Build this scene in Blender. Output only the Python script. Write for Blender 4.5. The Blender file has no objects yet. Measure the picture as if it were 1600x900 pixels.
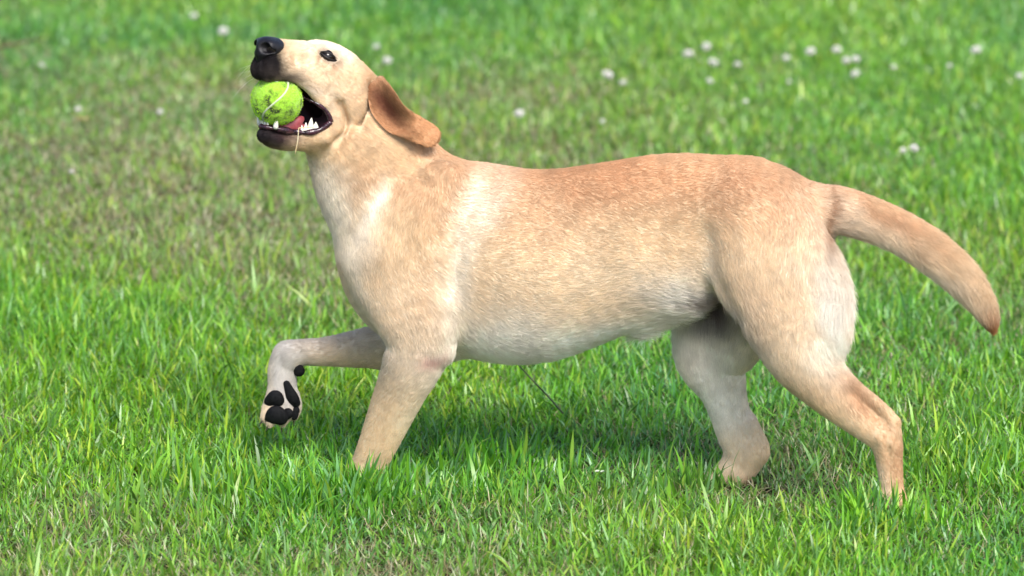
import bpy, math
import numpy as np
from mathutils import Vector

rng = np.random.default_rng(7)
scene = bpy.context.scene
col = scene.collection

# ------------------------------------------------------------------ camera
PITCH = math.radians(12.5)
DIST = 8.0
SP, CP = math.sin(PITCH), math.cos(PITCH)
VIEW = np.array([0.0, CP, -SP])
UP = np.array([0.0, SP, CP])


def ray_dir(px, py):
    return VIEW + np.array([(px - 800) / 8000.0, 0, 0]) + UP * ((450 - py) / 8000.0)


# the ground plane (z = 0) lies where the near hind paw stands
_d = ray_dir(1390, 803)
_t = (-0.14 + DIST * CP) / _d[1]
CAM = np.array([0.0, -DIST * CP, -_d[2] * _t])


def P(px, py, Y):
    """world point at depth plane y = Y that is seen at photo pixel (px, py)"""
    d = ray_dir(px, py)
    return CAM + d * ((Y - CAM[1]) / d[1])


def G(px, py):
    """ground point seen at a photo pixel"""
    d = ray_dir(px, py)
    return CAM + d * (-CAM[2] / d[2])


cam_data = bpy.data.cameras.new("camera")
cam = bpy.data.objects.new("camera", cam_data)
col.objects.link(cam)
cam.location = CAM
cam.rotation_euler = (math.pi / 2 - PITCH, 0, 0)
cam_data.sensor_width = 36.0
cam_data.lens = 180.0
cam_data.clip_start = 0.1
cam_data.clip_end = 2000.0
cam_data.dof.use_dof = True
cam_data.dof.focus_distance = DIST + 0.02
cam_data.dof.aperture_fstop = 4.5
scene.camera = cam

# ------------------------------------------------------------------ light
FUR_COUNT = 700000
GRASS_NEAR = 245000
GRASS_OUT = 200000
FUR_GAIN = 1.12
SEAM = (-5.4, -50.1, -6.7)
SUN_DIR = np.array([0.28, -0.68, 0.84])
SUN_DIR /= np.linalg.norm(SUN_DIR)
world = bpy.data.worlds.new("World")
scene.world = world
world.use_nodes = True
wn = world.node_tree.nodes
wl = world.node_tree.links
sky = wn.new("ShaderNodeTexSky")
sky.sky_type = "NISHITA"
sky.sun_disc = False
sky.sun_elevation = math.asin(SUN_DIR[2])
sky.sun_rotation = math.atan2(SUN_DIR[0], SUN_DIR[1])
sky.dust_density = 2.0
wn["Background"].inputs["Strength"].default_value = 0.15
wl.new(sky.outputs["Color"], wn["Background"].inputs["Color"])
sun_data = bpy.data.lights.new("sun", "SUN")
sun_data.energy = 2.9
sun_data.angle = math.radians(26)
sun_data.color = (1.0, 0.965, 0.91)
sun = bpy.data.objects.new("sun", sun_data)
col.objects.link(sun)
sun.rotation_euler = Vector(SUN_DIR).to_track_quat("Z", "Y").to_euler()
scene.view_settings.view_transform = "Standard"
scene.view_settings.look = "None"
scene.view_settings.exposure = 0.76
scene.view_settings.gamma = 1.0
scene.render.engine = "CYCLES"
scene.cycles.max_bounces = 6
scene.cycles.diffuse_bounces = 3
scene.cycles.transmission_bounces = 4
scene.cycles.use_denoising = True
scene.cycles_curves.shape = "RIBBONS"


# ------------------------------------------------------------------ helpers
def tag(o, label=None, category=None, group=None, kind=None):
    for k, v in (("label", label), ("category", category), ("group", group), ("kind", kind)):
        if v:
            o[k] = v
    return o


def empty(name, loc=(0, 0, 0)):
    o = bpy.data.objects.new(name, None)
    o.empty_display_size = 0.05
    o.location = loc
    col.objects.link(o)
    return o


def mesh_np(name, verts, faces, mat=None, parent=None, smooth=True, loops=None):
    """faces: (n, k) int array, or a list of such arrays of different k"""
    if not isinstance(faces, (list, tuple)):
        faces = [faces]
    faces = [np.asarray(f, np.int32) for f in faces if len(f)]
    me = bpy.data.meshes.new(name)
    verts = np.asarray(verts, np.float32)
    me.vertices.add(len(verts))
    me.vertices.foreach_set("co", verts.ravel())
    flat = np.concatenate([f.ravel() for f in faces])
    tot = np.concatenate([np.full(len(f), f.shape[1], np.int32) for f in faces])
    start = np.concatenate([[0], np.cumsum(tot)[:-1]]).astype(np.int32)
    me.loops.add(len(flat))
    me.loops.foreach_set("vertex_index", flat)
    me.polygons.add(len(tot))
    me.polygons.foreach_set("loop_start", start)
    me.update(calc_edges=True)
    if smooth:
        me.polygons.foreach_set("use_smooth", np.ones(len(tot), bool))
    if mat:
        me.materials.append(mat)
    o = bpy.data.objects.new(name, me)
    col.objects.link(o)
    if parent is not None:
        o.parent = parent
    return o


def set_color(me, name, rgb):
    a = me.attributes.new(name, "FLOAT_COLOR", "POINT")
    c = np.ones((len(rgb), 4), np.float32)
    c[:, :3] = rgb
    a.data.foreach_set("color", c.ravel())


class Lattice:
    """smooth value noise"""

    def __init__(self, seed):
        self.t = np.random.default_rng(seed).random((64, 64, 64 if False else 1)).astype(np.float32)[:, :, 0]

    def __call__(self, x, y, scale):
        x = np.asarray(x) / scale + 100.37
        y = np.asarray(y) / scale + 100.71
        xi, yi = np.floor(x).astype(int), np.floor(y).astype(int)
        fx, fy = x - xi, y - yi
        fx, fy = fx * fx * (3 - 2 * fx), fy * fy * (3 - 2 * fy)
        t = self.t
        a, b = t[xi % 64, yi % 64], t[(xi + 1) % 64, yi % 64]
        c, d = t[xi % 64, (yi + 1) % 64], t[(xi + 1) % 64, (yi + 1) % 64]
        return (a * (1 - fx) + b * fx) * (1 - fy) + (c * (1 - fx) + d * fx) * fy


def smoothstep(a, b, x):
    t = np.clip((x - a) / (b - a), 0, 1)
    return t * t * (3 - 2 * t)


# ------------------------------------------------------------------ materials
def principled(name, color=(0.5, 0.5, 0.5), rough=0.6, spec=0.3):
    m = bpy.data.materials.new(name)
    m.use_nodes = True
    b = m.node_tree.nodes["Principled BSDF"]
    b.inputs["Base Color"].default_value = (*color, 1)
    b.inputs["Roughness"].default_value = rough
    b.inputs["Specular IOR Level"].default_value = spec
    return m, m.node_tree, b


def noise_color(nt, b, c1, c2, scale, detail=4.0, lo=0.35, hi=0.65):
    n = nt.nodes.new("ShaderNodeTexNoise")
    tc = nt.nodes.new("ShaderNodeTexCoord")
    n.inputs["Scale"].default_value = scale
    n.inputs["Detail"].default_value = detail
    r = nt.nodes.new("ShaderNodeValToRGB")
    r.color_ramp.elements[0].position = lo
    r.color_ramp.elements[1].position = hi
    r.color_ramp.elements[0].color = (*c1, 1)
    r.color_ramp.elements[1].color = (*c2, 1)
    nt.links.new(tc.outputs["Object"], n.inputs["Vector"])
    nt.links.new(n.outputs["Fac"], r.inputs["Fac"])
    nt.links.new(r.outputs["Color"], b.inputs["Base Color"])
    return n, r


def add_bump(nt, b, scale, strength, dist):
    n = nt.nodes.new("ShaderNodeTexNoise")
    tc = nt.nodes.new("ShaderNodeTexCoord")
    n.inputs["Scale"].default_value = scale
    n.inputs["Detail"].default_value = 3.0
    bp = nt.nodes.new("ShaderNodeBump")
    bp.inputs["Strength"].default_value = strength
    bp.inputs["Distance"].default_value = dist
    nt.links.new(tc.outputs["Object"], n.inputs["Vector"])
    nt.links.new(n.outputs["Fac"], bp.inputs["Height"])
    nt.links.new(bp.outputs["Normal"], b.inputs["Normal"])


def attr_material(name, attr, rough, spec, bump=None, translucent=0.0, sheen=0.0):
    m, nt, b = principled(name, rough=rough, spec=spec)
    a = nt.nodes.new("ShaderNodeAttribute")
    a.attribute_name = attr
    nt.links.new(a.outputs["Color"], b.inputs["Base Color"])
    if bump:
        add_bump(nt, b, *bump)
    if sheen:
        b.inputs["Sheen Weight"].default_value = sheen
    if translucent:
        t = nt.nodes.new("ShaderNodeBsdfTranslucent")
        mx = nt.nodes.new("ShaderNodeMixShader")
        mx.inputs["Fac"].default_value = translucent
        hs = nt.nodes.new("ShaderNodeHueSaturation")
        hs.inputs["Saturation"].default_value = 1.1
        hs.inputs["Value"].default_value = 1.25
        nt.links.new(a.outputs["Color"], hs.inputs["Color"])
        nt.links.new(hs.outputs["Color"], t.inputs["Color"])
        nt.links.new(b.outputs["BSDF"], mx.inputs[1])
        nt.links.new(t.outputs["BSDF"], mx.inputs[2])
        nt.links.new(mx.outputs["Shader"], nt.nodes["Material Output"].inputs["Surface"])
    return m


M = {}
M["skin"] = attr_material("dog_skin", "coat", 0.75, 0.15, bump=(500.0, 0.12, 0.002))
M["fur"] = attr_material("dog_fur", "coat", 0.6, 0.2, translucent=0.3)
M["grass"] = attr_material("grass_blades", "tint", 0.34, 0.5, translucent=0.32)
m, nt, b = principled("lawn_soil", rough=0.95, spec=0.1)
noise_color(nt, b, (0.02, 0.022, 0.010), (0.075, 0.062, 0.03), 26.0)
add_bump(nt, b, 90.0, 0.8, 0.02)
M["soil"] = m
m, nt, b = principled("nose_leather", (0.006, 0.005, 0.007), 0.42, 0.35)
add_bump(nt, b, 900.0, 0.5, 0.001)
M["nose"] = m
m, nt, b = principled("lip_skin", rough=0.22, spec=0.55)
noise_color(nt, b, (0.012, 0.007, 0.012), (0.06, 0.018, 0.03), 120.0)
add_bump(nt, b, 300.0, 0.4, 0.002)
M["lip"] = m
m, nt, b = principled("tongue_flesh", rough=0.28, spec=0.5)
noise_color(nt, b, (0.22, 0.035, 0.045), (0.36, 0.08, 0.09), 90.0)
add_bump(nt, b, 700.0, 0.3, 0.001)
b.inputs["Roughness"].default_value = 0.42
M["tongue"] = m
m, nt, b = principled("tooth_enamel", rough=0.2, spec=0.5)
noise_color(nt, b, (0.72, 0.66, 0.5), (0.82, 0.8, 0.74), 60.0)
M["tooth"] = m
m, nt, b = principled("eye_gloss", (0.010, 0.006, 0.004), 0.06, 0.35)
b.inputs["Coat Weight"].default_value = 0.2
b.inputs["Coat Roughness"].default_value = 0.02
M["eye"] = m
m, nt, b = principled("eyelid_skin", (0.012, 0.009, 0.008), 0.5, 0.3)
M["lid"] = m
m, nt, b = principled("paw_pad", rough=0.7, spec=0.15)
noise_color(nt, b, (0.003, 0.003, 0.004), (0.008, 0.008, 0.009), 200.0)
add_bump(nt, b, 700.0, 0.7, 0.002)
M["pad"] = m
m, nt, b = principled("claw_horn", (0.05, 0.04, 0.035), 0.35, 0.4)
M["claw"] = m
m, nt, b = principled("whisker_hair", (0.75, 0.7, 0.62), 0.4, 0.3)
M["whisker"] = m

# ------------------------------------------------------------------ implicit surfaces
BIG = 0.06


def catmull(pts, n):
    pts = np.asarray(pts, float)
    q = np.vstack([2 * pts[0] - pts[1], pts, 2 * pts[-1] - pts[-2]])
    out = []
    for i in range(1, len(q) - 2):
        for t in np.arange(n) / n:
            p0, p1, p2, p3 = q[i - 1:i + 3]
            out.append(0.5 * (2 * p1 + (p2 - p0) * t + (2 * p0 - 5 * p1 + 4 * p2 - p3) * t * t
                              + (3 * p1 - p0 - 3 * p2 + p3) * t ** 3))
    out.append(pts[-1])
    return np.array(out)


def seg_field(X, Y, Z, a, b, lat):
    """a, b: (x, y, z, rp, rd); lat: unit lateral axis along which the radius is rd"""
    ra, rb, da, db = a[3], b[3], a[4], b[4]
    s = (0.5 * (ra + rb)) / (0.5 * (da + db)) - 1.0
    lx, ly, lz = lat

    def stretch(x, y, z):
        l = (x * lx + y * ly + z * lz) * s
        return x + l * lx, y + l * ly, z + l * lz

    gx, gy, gz = b[0] - a[0], b[1] - a[1], b[2] - a[2]
    ex, ey, ez = stretch(gx, gy, gz)
    dx, dy, dz = X - a[0], Y - a[1], Z - a[2]
    qx, qy, qz = stretch(dx, dy, dz)
    t = np.clip((qx * ex + qy * ey + qz * ez) / max(ex * ex + ey * ey + ez * ez, 1e-12), 0, 1)
    r = ra + (rb - ra) * t
    st = r / (da + (db - da) * t) - 1.0
    tx, ty, tz = dx - t * gx, dy - t * gy, dz - t * gz
    l = (tx * lx + ty * ly + tz * lz) * st
    q = np.sqrt((tx + l * lx) ** 2 + (ty + l * ly) ** 2 + (tz + l * lz) ** 2) + 1e-9
    tr = np.sqrt(tx * tx + ty * ty + tz * tz)
    return (q - r) * (tr / q), t


def smin(a, b, k):
    h = np.maximum(k - np.abs(a - b), 0.0) / k
    return np.minimum(a, b) - h * h * k * 0.25


class Field:
    def __init__(self, xs, ys, zs):
        self.xs, self.ys, self.zs = (np.asarray(v, np.float32) for v in (xs, ys, zs))
        self.F = np.full((len(xs), len(ys), len(zs)), BIG, np.float32)

    def box(self, lo, hi):
        s = []
        for v, l, h in zip((self.xs, self.ys, self.zs), lo, hi):
            i, j = np.searchsorted(v, l), np.searchsorted(v, h)
            s.append(slice(max(i - 1, 0), j + 1))
        s = tuple(s)
        X, Y, Z = np.meshgrid(self.xs[s[0]], self.ys[s[1]], self.zs[s[2]], indexing="ij", sparse=True)
        return s, X, Y, Z

    def chain(self, st, lat, k, sub=4, carve=False):
        st = catmull(st, sub) if len(st) > 2 else np.asarray(st, float)
        r = st[:, 3:5].max() + BIG + 0.01
        lo, hi = (st[:, :3] - r).min(0), (st[:, :3] + r).max(0)
        s, X, Y, Z = self.box(lo, hi)
        if 0 in (X.size, Y.size, Z.size):
            return
        V = np.full(np.broadcast_shapes(X.shape, Y.shape, Z.shape), BIG, np.float32)
        for a, b in zip(st[:-1], st[1:]):
            rr = max(a[3], b[3], a[4], b[4]) + BIG
            s2, X2, Y2, Z2 = self.box(np.minimum(a[:3], b[:3]) - rr, np.maximum(a[:3], b[:3]) + rr)
            d, _ = seg_field(X2, Y2, Z2, a, b, lat)
            rel = tuple(slice(q.start - p.start, q.stop - p.start) for p, q in zip(s, s2))
            V[rel] = np.minimum(V[rel], d)
        if carve:
            self.F[s] = -smin(-self.F[s], V, k)
        else:
            self.F[s] = smin(self.F[s], V, k)


def surface_nets(fl):
    F, xs, ys, zs = fl.F, fl.xs, fl.ys, fl.zs
    S = F < 0
    nx, ny, nz = F.shape
    cnt = np.zeros((nx - 1, ny - 1, nz - 1), np.int8)
    offs = [(i, j, k) for i in (0, 1) for j in (0, 1) for k in (0, 1)]
    for i, j, k in offs:
        cnt += S[i:nx - 1 + i, j:ny - 1 + j, k:nz - 1 + k]
    act = np.argwhere((cnt > 0) & (cnt < 8))
    idx = np.full(cnt.shape, -1, np.int32)
    idx[act[:, 0], act[:, 1], act[:, 2]] = np.arange(len(act))
    ax = (xs, ys, zs)
    acc = np.zeros((len(act), 3))
    n = np.zeros(len(act))
    for o in offs:
        for d in range(3):
            if o[d]:
                continue
            e = list(o)
            e[d] = 1
            c0, c1 = act + np.array(o), act + np.array(e)
            f0, f1 = F[tuple(c0.T)], F[tuple(c1.T)]
            m = (f0 < 0) != (f1 < 0)
            t = np.where(m, f0 / np.where(m, f0 - f1, 1), 0)
            for q in range(3):
                a0, a1 = ax[q][c0[:, q]], ax[q][c1[:, q]]
                acc[:, q] += np.where(m, a0 + (a1 - a0) * t, 0)
            n += m
    V = acc / n[:, None]
    quads = []
    for d in range(3):
        u, w = (d + 1) % 3, (d + 2) % 3
        sl0, sl1 = [slice(None)] * 3, [slice(None)] * 3
        sl0[d], sl1[d] = slice(0, -1), slice(1, None)
        A, B = S[tuple(sl0)], S[tuple(sl1)]
        e = np.argwhere(A != B)
        e = e[(e[:, u] > 0) & (e[:, w] > 0) & (e[:, u] < F.shape[u] - 1) & (e[:, w] < F.shape[w] - 1)]
        inside = A[tuple(e.T)]
        q = []
        for du, dw in ((-1, -1), (0, -1), (0, 0), (-1, 0)):
            c = e.copy()
            c[:, u] += du
            c[:, w] += dw
            q.append(idx[tuple(c.T)])
        q = np.stack(q, 1)
        q[~inside] = q[~inside][:, ::-1]
        quads.append(q)
    return V, np.concatenate(quads)


def vertex_normals(V, Q):
    n = np.cross(V[Q[:, 2]] - V[Q[:, 0]], V[Q[:, 3]] - V[Q[:, 1]])
    N = np.zeros_like(V)
    for i in range(4):
        np.add.at(N, Q[:, i], n)
    return N / (np.linalg.norm(N, axis=1, keepdims=True) + 1e-12)


# ------------------------------------------------------------------ the dog: layout
def YB(px):
    """depth of the dog's mid plane: it stands slightly askew, hindquarters nearer"""
    return 0.08 - 0.0002 * (px - 600)


def body(px, py, dy, rp, rd=None):
    p = P(px, py, YB(px) + dy / 1000.0)
    return [*p, rp / 1000.0, (rd or rp) / 1000.0]


LATB = np.array([math.sin(math.radians(-11.3)) * -1, math.cos(math.radians(11.3)), 0.0])
LATB = np.array([0.196, 0.981, 0.0])

# head frame: f forward, l the dog's left, u up (millimetres)
HY, HP = math.radians(40), math.radians(15)
HF = np.array([-math.cos(HY) * math.cos(HP), -math.sin(HY) * math.cos(HP), math.sin(HP)])
HL = np.array([math.sin(HY), -math.cos(HY), 0.0])
HU = np.cross(HF, HL)
HO = P(513, 87, 0.035) - (HF * 58 + HL * 37 + HU * 22) / 1000.0


def H(f, l, u):
    return HO + (HF * f + HL * l + HU * u) / 1000.0


def head(f, l, u, rp, rd=None):
    return [*H(f, l, u), rp / 1000.0, (rd or rp) / 1000.0]


CH = []   # (name, stations, lateral axis, blend)


def B_(name, st, k=28, lat=LATB):
    CH.append((name, [body(*s) for s in st], lat, k / 1000.0))


def H_(name, st, k=14):
    CH.append((name, [head(*s) for s in st], HL, k / 1000.0))


# trunk
B_("trunk", [(642, 384, 0, 100, 80), (684, 390, 0, 140, 98), (740, 404, 0, 153, 108), (810, 416, 0, 154, 114),
             (880, 406, 0, 143, 110), (960, 384, 0, 131, 98), (1050, 364, 0, 124, 84), (1130, 344, 0, 99, 78),
             (1195, 358, 0, 94, 84), (1240, 350, 0, 60, 58)])
B_("neck", [(543, 184, 0, 68, 46), (565, 226, 0, 87, 56), (594, 278, 0, 106, 70), (624, 338, 0, 108, 82),
            (648, 388, 0, 108, 84)], 34)
B_("chest", [(588, 408, 0, 48, 62), (596, 448, 0, 46, 68), (622, 485, 0, 44, 62), (680, 520, 0, 44, 60)], 40)
B_("scapula", [(694, 284, -56, 30, 26), (662, 330, -72, 44, 30), (622, 392, -80, 48, 30)], 30)
B_("scapula", [(694, 284, 56, 30, 26), (662, 330, 72, 44, 30), (622, 392, 80, 48, 30)], 44)
B_("shoulder_point", [(578, 418, -56, 26, 22), (590, 448, -64, 28, 24)], 22)
B_("triceps", [(692, 415, -82, 34, 26), (674, 500, -98, 34, 20)], 24)
# near fore leg, planted
B_("fore_leg", [(612, 420, -70, 58, 40), (640, 480, -84, 62, 42), (655, 530, -90, 52, 38), (645, 566, -88, 46, 34),
                (628, 606, -80, 40, 30), (611, 645, -72, 36, 27), (593, 688, -64, 31, 25), (580, 718, -60, 28, 24),
                (571, 738, -57, 27, 24)], 30)
B_("elbow", [(676, 536, -94, 22, 20), (692, 546, -95, 13, 12)], 18)
B_("fore_paw", [(575, 742, -57, 26, 27), (556, 756, -57, 24, 32), (538, 764, -57, 17, 28)], 16)
# far fore leg, lifted
B_("fore_leg", [(620, 430, 70, 56, 38), (640, 500, 82, 50, 36), (622, 540, 84, 40, 32), (580, 543, 82, 33, 29),
                (540, 547, 78, 27, 25), (500, 550, 74, 22, 21), (472, 551, 71, 21, 21), (450, 557, 68, 23, 22)], 26)
B_("fore_foot", [(452, 557, 68, 23, 23), (442, 575, 65, 23, 24), (441, 600, 60, 23, 26), (440, 616, 56, 23, 24),
                 (438, 630, 52, 18, 18)], 10)
for st_ in ([(428, 618, 44, 12, 11), (420, 636, 38, 11, 10), (414, 652, 34, 8, 8)], [(437, 630, 42, 14, 12), (430, 648, 34, 12, 11), (423, 660, 30, 8, 8)],
            [(448, 628, 46, 13, 12), (446, 646, 40, 12, 11), (442, 659, 37, 8, 8)], [(457, 616, 56, 11, 11), (461, 634, 52, 11, 10), (459, 649, 48, 8, 8)]):
    B_("toe", st_, 5)
# near hind leg, stretched back
B_("hind_leg", [(1172, 362, -50, 86, 44), (1204, 408, -64, 98, 46), (1230, 450, -72, 92, 46), (1246, 505, -78, 78, 44),
                (1256, 550, -82, 60, 38), (1276, 588, -84, 44, 31), (1308, 625, -84, 33, 25), (1342, 656, -84, 26, 19),
                (1374, 682, -84, 22, 17), (1386, 698, -84, 20, 17)], 16)
B_("hock", [(1300, 575, -84, 12, 10), (1340, 607, -84, 9, 8), (1376, 636, -84, 9, 8), (1396, 660, -84, 11, 11)], 13)
B_("ankle", [(1378, 684, -100, 8, 6), (1384, 692, -100, 8, 6)], 10)
B_("hind_foot", [(1388, 680, -84, 21, 17), (1389, 712, -85, 21, 17), (1393, 755, -86, 18, 17), (1394, 782, -88, 20, 20)], 10)
B_("hind_paw", [(1393, 786, -88, 20, 22), (1372, 795, -88, 20, 27), (1350, 800, -88, 15, 24)], 14)
# far hind leg, stepping forward
B_("hind_leg", [(1185, 365, 50, 84, 42), (1160, 430, 62, 84, 44), (1132, 510, 70, 74, 44), (1112, 555, 74, 58, 40),
                (1128, 605, 78, 38, 32), (1140, 645, 80, 32, 26), (1152, 680, 82, 31, 24), (1163, 703, 84, 27, 22)], 26)
B_("hock", [(1172, 660, 82, 9, 9), (1184, 690, 84, 12, 11), (1188, 708, 84, 12, 11)], 20)
B_("hind_foot", [(1172, 704, 84, 26, 21), (1158, 724, 85, 30, 22), (1140, 742, 86, 22, 22)], 14)
B_("hind_paw", [(1145, 742, 86, 22, 24), (1122, 752, 86, 20, 27), (1100, 757, 86, 15, 24)], 14)
# rump and tail
B_("rump", [(1175, 328, 0, 72, 76), (1222, 336, 0, 53, 56), (1252, 338, 0, 42, 44)], 36)
B_("buttock", [(1234, 390, -46, 40, 36), (1266, 440, -58, 37, 32), (1275, 500, -66, 32, 28)], 34)
B_("buttock", [(1245, 380, 46, 48, 38), (1250, 440, 58, 42, 34), (1235, 500, 66, 34, 30)], 34)
B_("tail", [(1268, 324, 0, 36, 34), (1304, 328, 0, 37, 34), (1345, 337, 0, 34, 31), (1400, 359, 0, 32, 29),
            (1450, 389, -5, 31, 28), (1498, 429, -12, 28, 25), (1530, 468, -18, 22, 20), (1545, 495, -22, 15, 14),
            (1551, 512, -24, 7, 7)], 13)
B_("sheath", [(1075, 468, 0, 24, 22), (1025, 494, 0, 17, 15), (990, 511, 0, 8, 8)], 22)

# head
H_("skull", [(34, 0, -8, 44, 46), (14, 0, -12, 48, 53), (-14, 0, -22, 47, 54), (-46, 0, -36, 39, 46), (-68, 0, -48, 34, 40)], 24)
for s in (1, -1):
    H_("brow", [(50, 22 * s, 22, 10, 11), (36, 29 * s, 24, 12, 13), (18, 33 * s, 16, 14, 14)], 24)
    H_("cheek", [(36, 40 * s, -12, 20, 13), (2, 46 * s, -26, 32, 18), (-26, 40 * s, -44, 36, 22)], 26)
    H_("cheekbone", [(64, 33 * s, 4, 8, 6), (40, 44 * s, 0, 9, 7), (8, 51 * s, -6, 10, 7)], 12)
    H_("lip_fold", [(44, 38 * s, -50, 5, 5), (24, 40 * s, -64, 6, 6), (17, 40 * s, -84, 6, 6), (30, 38 * s, -104, 6, 6)], 9)
    H_("cheek_front", [(66, 28 * s, -4, 20, 13), (88, 23 * s, -6, 20, 12)], 20)
    H_("flew", [(146, 10 * s, -18, 18, 13), (134, 19 * s, -14, 18, 11), (112, 25 * s, -13, 18, 11), (84, 30 * s, -19, 18, 10),
                (58, 34 * s, -34, 18, 10), (34, 35 * s, -56, 18, 11), (12, 35 * s, -74, 22, 14)], 12)
H_("muzzle", [(40, 0, 5, 35, 38), (72, 0, 9, 29, 30), (108, 0, 9, 25, 26), (136, 0, 8, 24, 24)], 16)
H_("jaw", [(0, 0, -64, 38, 42), (34, 0, -98, 26, 34), (70, 0, -118, 17, 26), (102, 0, -121, 15, 21), (120, 0, -118, 12, 15)], 16)
H_("throat", [(20, 0, -92, 36, 34), (-20, 0, -94, 50, 40), (-60, 0, -94, 62, 46)], 26)

# ------------------------------------------------------------------ the dog: skin mesh
def axis(lo, hi, fine, step, fstep):
    out, x = [], lo
    while x < hi:
        out.append(x)
        x += fstep if fine[0] <= x <= fine[1] else step
    return np.array(out)


FINE = 0.0021
STEP = 0.0036
x0, x1 = P(380, 0, 0)[0], P(1575, 0, 0)[0]
zlo, zhi = -0.02, P(0, 40, 0)[2] + 0.02
fl = Field(axis(x0 - 0.03, x1, (x0 - 0.03, P(640, 0, 0)[0]), STEP, FINE),
           axis(-0.25, 0.33, (-0.12, 0.12), STEP, 0.0026),
           axis(zlo, zhi, (P(0, 262, 0)[2], zhi), STEP, FINE))
for name, st, lat, k in CH:
    fl.chain(st, lat, k)

for st_, r_, k_ in (
        ([(1332, 614, -106), (1360, 643, -104), (1383, 668, -102)], 6, 14),
        ([(1384, 690, -103), (1391, 730, -104), (1396, 772, -106)], 3, 8),
        ([(1262, 415, -118), (1274, 478, -124), (1280, 525, -126)], 3, 18),
        ([(716, 320, -115), (706, 390, -115), (704, 450, -114)], 5, 30),
        ([(632, 655, -104), (614, 698, -92)], 3, 9),
        ([(606, 215, -76), (580, 262, -77)], 4, 22),
        ([(1100, 372, -92), (1112, 430, -92), (1140, 492, -96)], 8, 26)):
    st_ = [st_[0]] + list(st_) + [st_[-1]]
    st_ = [(q_[0] + (i - 2.0) * 0.01, q_[1] + (12 if i == len(st_) - 1 else -12 if i == 0 else 0), q_[2] - (9 if i in (0, len(st_) - 1) else 1.5)) for i, q_ in enumerate(st_)]
    fl.chain([body(*q_, r_ * (0.5 if i in (0, len(st_) - 1) else 0.9)) for i, q_ in enumerate(st_)], LATB, k_ / 1000.0, carve=True)

for s in (1, -1):
    for st_, r_, k_ in (([(-22, 58, -14), (-22, 56, -44), (-16, 54, -72)], 4.5, 26), ([(92, 36, 12), (112, 32, 8)], 4, 14),
                        ([(26, 50, -46), (10, 47.5, -66), (4, 45.5, -86), (14, 44, -106)], 2.6, 13), ([(70, 38, 14), (62, 44, 10)], 4, 10),
                        ([(66, 12, 44), (60, 0, 46)], 6, 16)):
        fl.chain([head(f, l * s, u, r_) for f, l, u in st_], HL, k_ / 1000.0, carve=True)

# open mouth: a gap between upper and lower lip, cut through the muzzle from side to side
fl_before = fl.F.copy()
def carve(st, k, rd):
    fl.chain([head(f, l, u, r, rd) for f, l, u, r in st], HL, k / 1000.0, carve=True)
MOUTH = [(55, -78, 22), (70, -78, 26), (88, -75, 30), (114, -65, 37), (142, -70, 33), (175, -70, 36)]
carve([(f, 0, u, r) for f, u, r in MOUTH], 5, 90)
# hollow inside the cheeks and palate
fl.chain([head(20, 0, -62, 14, 22), head(60, 0, -56, 22, 24), head(100, 0, -48, 22, 20), head(130, 0, -46, 18, 13)], HL, 0.006, carve=True)
# eye slits
for s in (1, -1):
    fl.chain([head(68, 31 * s, 24.5, 3.2), head(58, 38 * s, 21, 4.6), head(48, 42 * s, 17, 3.0)], HL, 0.005, carve=True)

V, Q = surface_nets(fl)
N = vertex_normals(V, Q)


def sample_field(F, pts):
    ix = [np.clip(np.searchsorted(a, pts[:, i]), 0, len(a) - 1) for i, a in enumerate((fl.xs, fl.ys, fl.zs))]
    return F[ix[0], ix[1], ix[2]]


def to_head(p):
    d = (p - HO) * 1000.0
    return d @ HF, d @ HL, d @ HU


def to_side(p):
    """place along and up the dog's body in photo-sized units, the same on both flanks"""
    lat = p[:, 1] - YB(800 + 1000 * p[:, 0])
    ref = CAM[None] * 0
    dz = p[:, 2]
    o = P(800, 450, 0.0)
    return 800 + 1000 * p[:, 0] * (1 - 0.0), 450 - 1000 * (dz - o[2]) * CP, lat * 1000


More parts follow.
